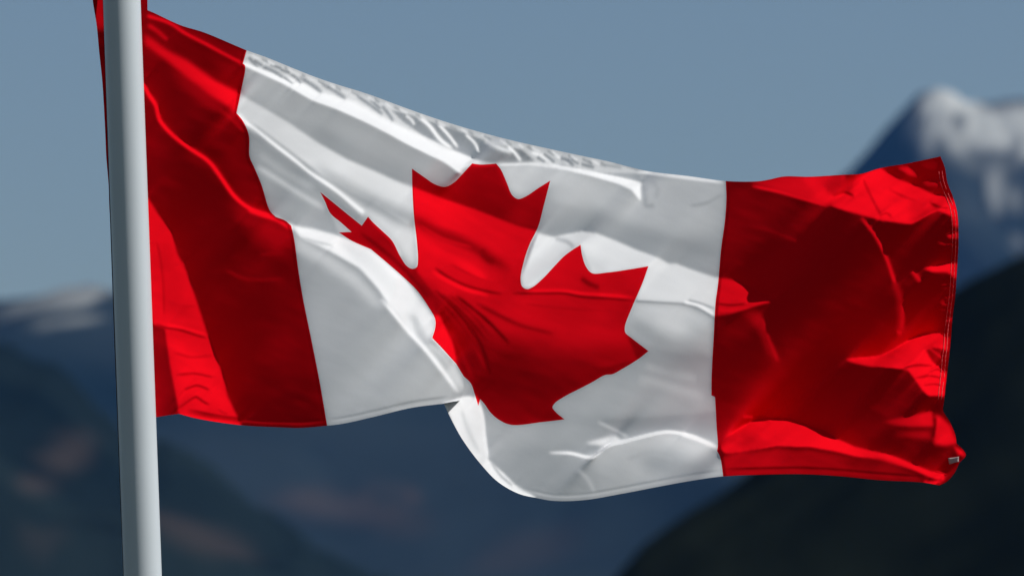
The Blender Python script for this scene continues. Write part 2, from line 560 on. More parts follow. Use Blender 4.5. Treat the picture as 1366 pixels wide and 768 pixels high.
def S(v, wdt, pts, taper=1):
    pts = spline(pts, 4)
    w = win([p[0] for p in pts], [p[1] for p in pts], 3 * wdt + 4)
    x, y = GX[w], GY[w]
    d, al = seg_dist(pts, x, y)
    m = np.exp(-(d / (wdt * 0.62)) ** 2)
    if taper:
        m *= np.clip(al / 0.12, 0, 1) ** .5 * np.clip((1 - al) / 0.12, 0, 1) ** .5
    LIT[w] = LIT[w] * (1 - m) + val(v, x, y) * m

# --- hoist stripe
RID1 = [(191, 112), (199, 127), (208, 141), (213, 160), (229, 179), (251, 196.5), (279, 216), (295, 237), (314, 263), (335, 279), (368, 290), (389, 301)]
P(0.14, 3, [(196, 14), (241, 34), (311, 60), (329, 67), (324, 85), (297, 70), (258, 49), (227, 31), (199, 21)])
P(0.05, 2, [(199, 24), (227, 34), (246, 47), (274, 61), (324, 89), (321, 122), (288, 109), (251, 82), (222, 66), (197, 40)])
P(0.13, 5, [(275, 75), (324, 90), (321, 118), (300, 105)])
P((0.45, 195, 50, 0.92, 315, 140), 2.5, [(194, 46), (222, 67), (251, 82), (288, 109), (320, 124), (315, 152), (300, 140), (275, 123), (250, 104), (225, 82), (194, 60)])
P(0.35, 8, [(225, 85), (255, 108), (300, 142), (325, 166), (318, 170), (280, 145), (240, 108)])
P(0.11, 7, [(255, 150), (325, 165), (333, 205), (352, 255), (362, 288), (335, 272), (310, 240), (290, 200)])
S(0.65, 3.5, [(199, 22), (227, 31.5), (246, 44), (274, 58.5), (297, 71), (324, 85)], 0)
S(0.4, 5, [(197, 33), (210, 42), (224, 54)])
S(0.3, 4, [(292, 146), (306, 156), (326, 176)])
P((0.30, 350, 300, 0.02, 300, 330), 9, [(305, 258), (335, 283), (389, 305), (395, 345), (360, 330), (320, 300)])
P(0.10, 25, [(350, 330), (392, 320), (430, 560), (390, 540), (365, 430)])
P(0.12, 6, [(235, 190), (290, 222), (300, 250), (270, 225)])
S(0.96, 4.0, RID1, 0)
S(0.9, 5, [(335, 281), (352, 287), (370, 293), (388, 304)], 0)
LITTRI = [(196, 262), (211, 286), (229, 310), (236, 338), (247, 358), (263, 404), (277, 447), (295, 494), (301, 515), (303, 527), (322, 567), (290, 570), (238.6, 556),
          (237, 541), (227, 489), (220, 438), (205, 433), (190, 400)]
P(0.68, 1.0, LITTRI)
P(0.55, 5, [(215, 300), (225, 320), (255, 420), (225, 425), (212, 380)])
P(0.82, 5, [(228, 450), (262, 470), (292, 510), (300, 545), (245, 530)])
S(0.08, 2.2, [(208, 432), (222, 437), (240, 440), (262, 447), (276, 451)])
S(0.92, 2.2, [(222, 433), (240, 436), (262, 442), (276, 446)])
S(0.35, 2.5, [(209, 322), (214, 345), (218, 380), (219, 420)])
S(0.12, 2.5, [(238, 546), (252, 534), (261, 529), (272, 536), (280, 540)])
S(0.3, 2.5, [(236, 500), (258, 498), (285, 503)])
S(0.4, 2, [(291, 545), (297, 550), (304, 552)])
S(0.95, 3, [(240, 552), (262, 557), (290, 562), (321, 567)])
P(0.09, 1.0, [(200, 434), (219, 439), (226, 489), (236.5, 541), (238, 556), (200, 560)])
P(0.35, 3, [(110, -60), (142, -60), (140, 40), (128, 40)])

# --- white, near side of the big fold
P((0.32, 600, 500, 0.15, 450, 470), 10, [(395, 300), (420, 330), (470, 360), (522, 411), (567, 465), (613, 523), (613, 536), (549, 543), (436, 568), (415, 451)])
P(0.95, 1.5, [(389, 300), (417, 304), (452, 315), (494, 331), (518, 352), (540, 372), (556, 388), (522, 411), (505, 385), (480, 357), (440, 335), (400, 316)])
P(0.45, 5, [(392, 312), (440, 340), (480, 368), (512, 408), (505, 412), (470, 380), (425, 350), (395, 335)])
P(0.75, 4, [(452, 320), (494, 338), (530, 375), (525, 402), (500, 372), (470, 345)])
P(0.86, 2, [(522, 410), (535, 370), (556, 388), (572, 409), (581, 425), (580, 440), (574, 452), (567, 465), (545, 440)])
P(0.30, 4, [(545, 417), (556, 420), (566, 446), (575, 458), (572, 468), (556, 450)])
P(0.62, 3, [(572, 455), (590, 467), (610, 488), (620, 512), (617, 523), (592, 494), (570, 465)])
P(0.3, 3, [(570, 462), (584, 470), (596, 486), (604, 500), (592, 490)])
S(0.95, 5, [(508, 398), (521, 412), (544, 440), (568, 466), (591, 495), (612, 524)])
S(0.5, 4, [(405, 318), (420, 322), (445, 328)])
S(0.22, 4, [(470, 556), (480, 548), (487, 540)])
S(0.30, 4, [(520, 548), (560, 540), (605, 532)])

# --- white upper part: rolled top hem with puckers
RID2 = [(324, 85), (351.5, 97), (382, 111), (417, 131), (450, 143), (487.5, 160), (515.6, 174), (535, 185), (570, 202.6), (594, 214), (615, 229.5)]
P((0.10, 420, 140, 0.22, 380, 150), 4, [(325, 86), (382, 112), (450, 143), (515, 174), (570, 203), (615, 230), (606, 244), (594, 250), (566, 237), (550, 250), (528, 240), (500, 227), (464, 212), (422, 188), (389, 165), (354, 144), (322, 125)])
P(0.22, 9, [(400, 138), (470, 165), (560, 212), (600, 235), (560, 228), (470, 190), (400, 155)])
P((0.62, 420, 110, 0.42, 640, 190), 1.0, [(329, 67), (394, 92), (450, 113), (539, 143), (641, 177), (739, 200), (814, 216), (840, 224), (860, 232), (790, 230), (755, 221), (739, 219), (662, 217), (628, 220), (615, 230), (570, 203), (515, 174), (450, 143), (382, 111), (324, 85)])
P(0.95, 2, [(345, 93), (400, 108), (430, 124), (470, 135), (505, 154), (526, 165), (560, 180), (590, 196), (612, 203), (648, 218), (628, 220), (615, 229), (594, 214), (535, 185), (487, 160), (417, 131)])
D = -0.06
for w_, pts_ in ((4, [(331, 76), (338, 84), (344, 91)]), (4, [(338, 80), (350, 88)]), (4.5, [(349, 89), (364, 95), (379, 105)]), (3, [(378, 103), (391, 113)]),
                 (3.5, [(360, 86), (376, 92)]), (3.5, [(374, 93), (388, 98)]),
                 (3.5, [(387, 99), (395, 104), (402, 112)]), (4.5, [(399, 103), (414, 112), (430, 124)]), (4.5, [(429, 112), (444, 120), (462, 132)]),
                 (3.5, [(476, 128), (492, 139), (511, 153)]), (3, [(494, 133), (508, 146)]), (3.5, [(509, 141), (518, 152), (525, 162)])):
    S(D, w_ * 1.15, pts_)
P(D, 1.0, [(522, 147), (550, 154), (607, 173), (660, 192), (697, 200), (714, 216), (690, 217), (664, 217.5), (643, 216), (603, 199), (563, 180), (537, 162)])
for w_, v_, pts_ in ((4.2, .97, [(556, 154), (572, 167), (588, 187), (604, 199)]), (3.2, .95, [(584, 165), (598, 180), (611, 197)]), (3.0, .75, [(541, 154), (549, 160), (553, 167)]),
                     (3.0, .9, [(621, 179), (634, 192), (639, 204)]), (5.5, .6, [(646, 187), (668, 198), (684, 203)]), (3.4, .85, [(677, 195), (686, 203), (695, 215)]),
                     (5.0, .8, [(708, 203), (722, 208), (737, 217)]), (3, .8, [(741, 208), (750, 212), (759, 219)])):
    S(v_, w_, pts_)
for w_, pts_ in ((3.5, [(716, 209), (727, 217)]), (3.2, [(725, 205), (740, 217)]), (4.5, [(747, 211), (757, 214), (766, 222)]), (2.5, [(762, 212), (772, 219)]), (4, [(775, 219), (793, 223.5)]),
                 (2.5, [(784, 214), (790, 219)])):
    S(D, w_, pts_)
S(0.1, 4, [(800, 220), (814, 221), (830, 224)])
S(0.33, 3.5, [(330, 69), (394, 94), (450, 115), (539, 145), (594, 164), (641, 178), (739, 201.5), (814, 217)], 0)
for i in range(38):
    x_ = 340 + i * 12.6 + 4.5 * math.sin(i * 2.7)
    y_ = np.interp(x_, [p[0] for p in TOP], [p[1] for p in TOP]) + 5
    S(0.05 if i % 2 else 0.65, 2.6, [(x_ - 4 - 2 * math.sin(i * 1.3), y_ - 3), (x_ + 5, y_ + 3)])
S(0.97, 4.5, RID2, 0)
# --- second lit band and creases going down to the leaf
P((0.50, 330, 150, 0.62, 440, 210), 1.5, [(320, 126), (354, 145), (389, 166), (422, 189), (464, 213), (500, 228), (528, 241), (550, 249), (553, 290), (545, 300), (505, 275), (470, 257), (430, 235), (385, 200), (345, 170), (315, 152)])
P(0.12, 6, [(418, 218), (431, 225), (469, 247), (502, 263), (540, 281), (553, 286), (553, 300), (520, 288), (480, 268), (440, 243)])
P(0.62, 5, [(440, 246), (480, 272), (520, 293), (556, 305), (557, 350), (548, 356), (530, 330), (505, 303), (485, 285)])
S(0.90, 6, [(318, 154), (325, 161), (359, 188), (394, 215), (412, 230), (441, 249), (483, 282)], 0)
S(0.10, 5, [(330, 168), (359, 194), (394, 221), (420, 241), (450, 262), (478, 288)])
P(0.10, 4, [(333, 180), (360, 197), (394, 224), (427, 254), (440, 285), (452, 310), (417, 303), (389, 299), (366, 287), (350, 247), (334, 210)])
S(0.34, 7, [(342, 222), (368, 238), (394, 255), (434, 279)])
S(0.20, 9, [(345, 205), (380, 230), (420, 252)])
P(0.25, 1.5, [(427, 256), (483, 301), (491, 289), (534, 342), (550, 358), (556, 356), (580, 400), (581, 425), (540, 371), (495, 332), (452, 310)])
S(0.55, 4, [(494, 293), (510, 308), (524, 322), (536, 343)])
S(0.07, 5, [(480, 310), (510, 333), (540, 360), (570, 395)])

# --- leaf
P((0.13, 600, 260, 0.18, 640, 225), 2, [(549, 225), (566, 237), (594, 250), (617, 232), (630, 218), (662, 218), (676, 244), (691, 266), (734, 241), (725, 276), (718, 304), (694, 302), (664, 290), (631, 278), (594, 265), (550, 248)])
P((0.85, 560, 260, 0.48, 670, 370), 1.2, [(550, 249), (594, 266), (631, 278.5), (664, 291), (694, 302.5), (718, 308), (706, 327), (694, 371), (697, 386), (712, 384), (752, 342), (774, 327), (783, 357), (791, 364), (865, 355), (843, 410), (833, 438), (850, 480), (800, 490), (740, 480), (687, 470), (652, 463), (620, 445), (597, 420), (575, 388), (556, 362), (557, 346)])
P((0.48, 740, 370, 0.34, 840, 420), 6, [(705, 390), (752, 345), (780, 340), (790, 366), (865, 355), (835, 440), (740, 430)])
S(0.22, 13, [(545, 288), (582, 309), (617, 323), (641, 336), (664, 351), (682, 363)])
S(0.75, 10, [(556, 318), (582, 335), (620, 355), (650, 372)])
S(0.06, 3, [(580, 357), (594, 367), (622, 381), (652, 389), (670, 392)])
S(0.92, 4, [(575, 361), (594, 373), (622, 386), (652, 394)])
S(0.08, 2.8, [(683, 391), (734, 391), (752, 391), (775, 395.5), (810, 398), (846, 401)])
S(0.8, 3, [(700, 388), (752, 387.5), (775, 391), (810, 393.5), (846, 396.5)])
S(0.12, 8, [(641, 332), (650, 345), (660, 350)])
S(0.15, 6, [(775, 370), (785, 378), (800, 384)])
P((0.16, 680, 440, 0.03, 640, 520), 14, [(553, 362), (574, 389), (598, 408), (620, 424), (650, 440), (687, 449), (740, 457), (787, 461), (829, 456), (850, 448), (880, 468), (817, 499), (770, 520), (740, 540), (753, 559), (682, 567), (650, 545), (625, 505), (600, 440), (560, 380)])
P(0.10, 9, [(640, 520), (700, 530), (750, 545), (720, 566), (670, 566)])
P(0.06, 8, [(552, 362), (580, 395), (605, 440), (620, 490), (606, 470), (585, 425), (560, 390)])
for v_, w_, ln in ((.22, 4, [(572, 384), (604, 420), (628, 452), (648, 492)]), (.0, 4, [(580, 386), (612, 418), (640, 456), (655, 500)]), (.20, 4, [(598, 392), (634, 424), (664, 462)]),
                   (.02, 4, [(608, 394), (646, 424), (680, 458)]), (.2, 5, [(634, 404), (690, 432), (740, 446)]), (.14, 5, [(600, 440), (616, 470), (630, 505)])):
    S(v_, w_, ln)
S(0.10, 5, [(575, 392), (604, 420), (640, 470)])
S(0.09, 4, [(590, 392), (620, 420), (650, 455)])
P(0.88, 1.2, [(580, 420), (586, 420), (595, 439), (603, 455), (607, 470), (609, 486), (588, 464), (575, 451), (581, 437)])
S(0.55, 2.5, [(629, 220), (640, 221), (661, 220)])

# --- white right of the leaf
P((0.45, 720, 225, 0.25, 800, 270), 4, [(662, 219), (711, 217), (755, 224), (842, 252), (870, 236), (919, 236), (968, 243), (966, 300), (880, 290), (800, 262), (734, 246), (718, 252), (691, 266), (680, 255)])
P((0.36, 780, 250, 0.24, 900, 300), 10, [(735, 240), (800, 245), (860, 270), (967, 270), (965, 320), (880, 312), (800, 285), (728, 270)])
P((0.20, 730, 270, 0.02, 725, 305), 4, [(728, 268), (800, 290), (880, 318), (965, 335), (957, 370), (927, 361), (900, 352), (851, 333), (825, 322), (797, 311), (776, 308), (755, 312), (739, 315), (719, 311)])
P(0.10, 8, [(780, 300), (850, 315), (960, 345), (957, 368), (860, 335)])
P(0.97, 1.2, [(705, 218), (739, 219), (755, 222.5), (790, 229), (825, 236), (850, 242), (856, 244), (855, 268), (842, 253), (825, 245), (790, 235), (755, 226.5), (711, 220)])
S(0.10, 6, [(858, 246), (860, 262), (862, 274), (874, 274)])
S(0.18, 5, [(852, 236), (868, 240), (877, 252), (874, 266)])
S(0.12, 4, [(920, 275), (945, 270), (964, 258)])
S(0.85, 4, [(850, 229), (870, 231), (919, 237), (966, 243)])
S(0.70, 3, [(662, 220), (690, 219.5), (711, 219), (739, 221)])
P((0.68, 760, 320, 0.58, 920, 390), 1.2, [(718, 311), (739, 316), (755, 312.5), (776, 308.5), (797, 311.5), (825, 322.5), (851, 334), (879, 344), (893, 352), (902, 351.5), (921, 359), (958, 371), (953, 424), (927, 408), (913, 405), (880, 403), (848, 401), (865, 355), (810, 363), (790, 364), (774, 327), (752, 342), (712, 383), (697, 384), (695, 370)])
P(0.40, 6, [(774, 330), (790, 350), (815, 350), (800, 360), (782, 355)])
S(0.35, 5, [(740, 318), (756, 322), (766, 330)])
P((0.42, 900, 415, 0.06, 890, 475), 5, [(846, 401), (913, 406), (953, 424), (950, 480), (865, 470), (838, 445), (834, 438)])
P(0.10, 5, [(842, 425), (862, 432), (890, 450), (900, 462), (870, 458), (846, 446)])
P(0.50, 8, [(870, 418), (905, 424), (925, 440), (905, 446), (880, 436)])
S(0.04, 2.6, [(849, 401.5), (880, 403.5), (913, 406), (930, 411), (953, 424)], 0)
S(0.85, 2.6, [(915, 403), (932, 407), (954, 420)], 0)
S(0.10, 2.2, [(920, 400.5), (936, 405), (954, 412)], 0)
P((0.05, 900, 470, 0.16, 880, 540), 8, [(865, 470), (950, 476), (953, 550), (760, 560), (753, 559), (738, 543), (770, 521), (830, 494)])
S(0.22, 12, [(850, 505), (890, 515), (940, 530)])
S(0.17, 10, [(860, 487), (900, 500), (930, 505)])
P(0.14, 8, [(640, 535), (660, 560), (753, 560), (800, 562), (790, 595), (730, 600), (655, 605)])
P(0.0, 2, [(800, 560), (877, 556), (955, 550), (957, 594), (924, 580), (900, 574), (882, 574), (854, 580), (830, 585), (818, 572)])
S(0.25, 4, [(797, 562), (820, 573), (838, 583)])
P((0.34, 860, 590, 0.16, 840, 650), 2, [(735, 606), (790, 611), (809, 597), (830, 591), (854, 585), (882, 578), (901, 578), (924, 584), (957, 598), (964, 634), (924, 640), (877, 649), (830, 658), (790, 664), (760, 640)])
P((0.12, 700, 600, 0.06, 720, 660), 8, [(650, 600), (735, 606), (785, 615), (800, 662), (739, 667), (690, 650)])
P(0.10, 8, [(860, 600), (900, 605), (950, 625), (900, 640), (855, 625)])
P(0.45, 6, [(880, 580), (910, 582), (955, 602), (950, 612), (910, 596)])
S(0.22, 5, [(770, 625), (785, 640), (795, 660)])
S(0.20, 5, [(835, 612), (870, 605), (900, 612)])
P(0.62, 1.6, [(781, 591), (800, 585), (821, 580), (830, 588), (808, 594.5)])
S(0.95, 3.2, [(732, 603.5), (760, 604), (790, 609), (809, 595), (830, 589), (854, 583), (882, 576.5), (901, 576.5), (924, 582), (956, 596)])
S(0.95, 4.5, [(912, 579), (935, 587), (957, 597)], 0)
# back-turned strip along the near bottom edge
P(0.80, 1.0, [(592, 537), (616, 529), (634, 527), (643, 552), (646, 580), (651, 613), (671, 630), (687, 646), (716, 664), (690, 662), (660, 642), (636, 616), (614, 586)])
S(0.55, 6, [(615, 545), (625, 575), (640, 605)])
S(0.97, 3.5, [(634, 527), (643, 552), (646, 580), (650, 611)])
S(0.25, 3, [(655, 617), (668, 634), (684, 648)])
S(0.97, 3, [(660, 640), (685, 656), (714, 664)])
P(0.10, 1.2, [(617.5, 503), (630, 514), (635, 528), (632, 531), (621, 520)])

# --- fly stripe
P((0.13, 975, 260, 0.05, 1080, 330), 15, [(968, 245), (1104, 280), (1150, 300), (1100, 360), (958, 360)])
P(0.02, 12, [(1000, 330), (1150, 300), (1180, 420), (1150, 540), (1020, 520)])
P((0.35, 1000, 245, 0.65, 1090, 255), 1.5, [(1000, 243), (1024, 240), (1045, 235), (1081, 236), (1127, 233), (1130, 262), (1104, 274), (1071, 264), (1038, 254)])
P(0.88, 1.2, [(1105, 274), (1127, 254), (1148, 233), (1174, 224), (1200, 240), (1221, 247), (1244, 259), (1266, 262), (1277, 284), (1277, 305), (1269, 288), (1251, 280), (1232, 290), (1216, 299), (1174, 293.5), (1146, 285.5)])
P(0.30, 3, [(1098, 250), (1120, 238), (1140, 240), (1135, 255), (1110, 260)])
P(0.75, 2, [(1070, 240), (1085, 236), (1103, 252), (1090, 258)])
P(0.70, 4, [(1215, 262), (1240, 265), (1232, 288), (1215, 296)])
S(0.72, 3, [(1003, 248), (1038, 255.5), (1071, 265), (1106, 275)])
S(0.45, 2.5, [(1151, 238), (1159, 256), (1168, 274), (1176, 288)])
S(0.4, 3, [(1172, 290), (1182, 284), (1190, 290)])
P(0.0, 1.2, [(1181, 229), (1211, 218), (1256, 208), (1264, 240), (1266, 260), (1244, 258), (1221, 246), (1197, 236)])
P(0.65, 1.5, [(1197, 224), (1212, 222), (1225, 236), (1214, 234)])
P(0.40, 2, [(1230, 242), (1250, 241), (1255, 247), (1236, 248)])
P(0.15, 3, [(1225, 215), (1250, 213), (1254, 228), (1235, 226)])
P(0.0, 1.5, [(1150, 290), (1174, 296), (1216, 301), (1232, 292), (1251, 282), (1268, 289), (1272, 310), (1276, 330), (1266, 348), (1232, 356), (1205, 360), (1185, 340)])
S(0.65, 3.6, [(1149, 290), (1169, 316), (1181, 340), (1189, 362), (1196, 385)])
S(0.24, 8, [(1193, 375), (1200, 395), (1202, 420), (1201, 444)])
S(0.5, 5, [(1196, 443), (1203, 443)])
S(0.5, 4, [(1205, 405), (1204, 425), (1203, 440)])
S(0.85, 5, [(1271, 264), (1275, 285), (1274, 303)])
P(0.6, 1.2, [(1262, 312), (1278, 309), (1278, 318), (1266, 318)])
P(0.82, 1.2, [(1232, 358), (1248, 353), (1270, 350), (1277, 352), (1275, 372), (1264, 363), (1244, 362.5)])
S(0.55, 5, [(1217, 361), (1222, 367), (1228, 376)])
S(0.45, 5, [(1255, 404), (1268, 405)])
S(0.5, 4, [(1262, 398), (1271, 391)])
S(0.45, 4, [(1262, 428), (1270, 424)])
FLAME = [(1127, 479), (1150, 476.5), (1174, 475), (1190, 467), (1211, 453), (1230, 444), (1253, 443), (1266, 450), (1264, 468), (1258, 465), (1244, 462.5), (1235, 467),
         (1244, 483), (1262, 496), (1260, 528), (1239, 527.5), (1230, 519), (1220.6, 505), (1211, 493), (1192, 490.5), (1162, 488.5), (1141, 484)]
P(0.88, 0.9, FLAME)
P(0.03, 1.3, [(1235, 466), (1258, 470), (1262, 490), (1246, 482)])
S(0.5, 2.5, [(1240, 464), (1250, 472), (1258, 478)])
S(0.10, 2.5, [(1205, 491), (1222, 487), (1245, 488)])
S(0.10, 2.5, [(1222, 504), (1240, 501), (1256, 504)])
S(0.15, 2.2, [(1240, 497), (1250, 492), (1258, 497)])
S(0.25, 2, [(1232, 514), (1246, 512), (1256, 514)])
S(0.03, 2.5, [(1238, 531), (1250, 529), (1262, 532)])
P((0.25, 1181, 561, 0.6, 1230, 555), 1.5, [(1179, 562), (1211, 555), (1243, 547.5), (1246, 568), (1220, 568.5), (1197, 567.5)])
P(0.38, 3.5, [(1190, 580), (1215, 576), (1243, 576), (1243, 584), (1215, 582)])
P(0.70, 2, [(1248, 552), (1258, 558), (1268, 568), (1277, 590), (1262, 594), (1246, 592), (1246, 575)])
P(0.7, 1.2, [(1272, 594), (1286, 602), (1288, 609), (1278, 606)])
S(0.02, 4, [(1247, 556), (1247, 568), (1244, 584)])
P(0.05, 4, [(1232, 602), (1266, 600), (1280, 616), (1270, 628), (1240, 626)])
P((0.35, 1000, 610, 0.18, 1200, 635), 2.5, [(958, 606), (1036, 598), (1082, 600), (1117, 606), (1141, 612), (1174, 615), (1220, 629), (1232, 644), (1174, 641), (1117, 635), (1024, 633), (964, 636)])
P(0.10, 4, [(1141, 606), (1175, 614), (1165, 625), (1120, 616)])
P(0.92, 1.0, [(957, 597), (965, 587), (978, 575), (992, 566), (1008, 559), (1024, 558), (1047, 558.5), (1071, 565), (1094, 573), (1117, 585.5), (1141, 596), (1169, 603), (1186, 606), (1221, 620),
             (1244, 629.5), (1263, 628), (1258, 641), (1244, 637), (1220, 626.5), (1174, 611), (1141, 608), (1117, 602), (1082, 595.5), (1036, 594), (1000, 600), (968, 604.5)])
P(0.55, 5, [(978, 590), (1000, 582), (1020, 588), (1000, 596)])
P(0.55, 2, [(1139, 601), (1185, 611), (1220, 624), (1185, 616)])
S(0.6, 3, [(991, 555), (1010, 557), (1028, 563)])
S(0.95, 4, [(1232, 643), (1245, 644), (1256, 641)])
P((0.55, 960, 385, 0.62, 1025, 398), 1.0, [(956, 370), (977, 372.5), (993, 379), (1010, 389), (1030, 396), (1030, 402), (1010, 407), (977, 418), (952, 422)])
S(0.08, 2.5, [(957, 405), (975, 407), (995, 405)])
S(0.8, 2.5, [(960, 414), (977, 414), (998, 409)])
P(0.26, 4, [(989, 417), (1014, 416), (1021, 428), (1028, 454), (1041, 488), (1024, 470), (1012, 440)])
S(0.35, 4, [(1018, 424), (1026, 452), (1038, 482)])
P(0.12, 8, [(953, 424), (990, 420), (1005, 445), (960, 455)])

for v_, w_, ln in ((.55, 3, [(215, 345), (232, 352), (248, 352)]), (.5, 3, [(222, 400), (240, 408), (262, 408)]), (.5, 2.6, [(232, 470), (255, 476), (284, 474)]),
                   (.12, 2.6, [(246, 520), (262, 514), (280, 520)]), (.10, 3, [(1110, 262), (1125, 256), (1140, 262)]), (.5, 3, [(1185, 252), (1205, 262), (1222, 268)]),
                   (.15, 3, [(1240, 270), (1252, 276), (1266, 278)]), (.3, 3, [(1250, 322), (1262, 326), (1272, 326)]), (.3, 3, [(1256, 380), (1266, 382), (1272, 380)]),
                   (.35, 3, [(1255, 412), (1264, 416), (1268, 414)]), (.14, 4, [(1000, 300), (1040, 312), (1080, 330)]), (.12, 4, [(300, 360), (330, 372), (380, 372)]),
                   (.14, 4, [(345, 340), (368, 338), (390, 334)]), (.5, 3, [(560, 300), (590, 318), (630, 330)]), (.45, 3, [(600, 352), (640, 372), (680, 380)]), (.35, 3, [(700, 405), (760, 412), (820, 414)])):
    S(v_, w_, ln)
S(-0.03, 2.0, [(a - 2.4, b) for a, b in HOIST_B[2::6]], 0)
S(-0.03, 2.0, [(a + 2.4, b) for a, b in FLY_B[2::6]], 0)
# doubled hem along the lower edges and the seams of the stripes
for ln in ([(250, 549), (292, 557.5), (330, 562), (367, 564), (399, 565), (434, 562.5)], [(438, 562), (457, 559.5), (497, 551), (549, 539), (600, 531.5)],
           [(690, 652), (715, 657.5), (739, 662), (779, 661), (830, 652.5), (877, 643.5), (924, 635), (962, 629.5)], [(967, 628.5), (1024, 627), (1070, 626.5), (1117, 629), (1174, 634), (1230, 638)]):
    S(0.26, 2.4, ln)
    S(-0.02, 2.0, [(a, b - 3.2) for a, b in ln])
# fine creasing that runs with the folds
rng = np.random.RandomState(4)
def band_noise(su, sv, ang):
    n = rng.randn(NY, NX)
    fy = np.fft.fftfreq(NY, H)[:, None]; fx = np.fft.fftfreq(NX, H)[None, :]
    c, s = math.cos(ang), math.sin(ang)
    fu, fv = fx * c + fy * s, -fx * s + fy * c
    k = np.exp(-2 * (math.pi * su * fu) ** 2 - 2 * (math.pi * sv * fv) ** 2)
    r = np.real(np.fft.ifft2(np.fft.fft2(n) * k))
    return r / r.std()
MICRO = 0.011 * band_noise(34, 5, math.radians(32)) + 0.016 * band_noise(9, 2.4, math.radians(20)) + 0.006 * band_noise(28, 14, math.radians(-20))
# light shaped in: white facets tipped sunward for paler shade, red given more contrast
RED_IN = (inside(list(HOIST_B) + [(438, 900), (-300, 900), (-300, -300), (329, -300)], GX, GY)
          | inside(list(FLY_B) + [(965, 900), (1700, 900), (1700, -300), (968, -300)], GX, GY) | inside(LEAF, GX, GY)).astype(float)
RED_IN = gauss(RED_IN, 3.0)
LIT = RED_IN * (LIT * 1.10 - 0.03) + (1 - RED_IN) * (0.135 + LIT * 0.87)
LIT = np.clip(LIT + MICRO * (0.6 + LIT) * (0.35 + 0.65 * RED_IN), -0.03, 0.96)

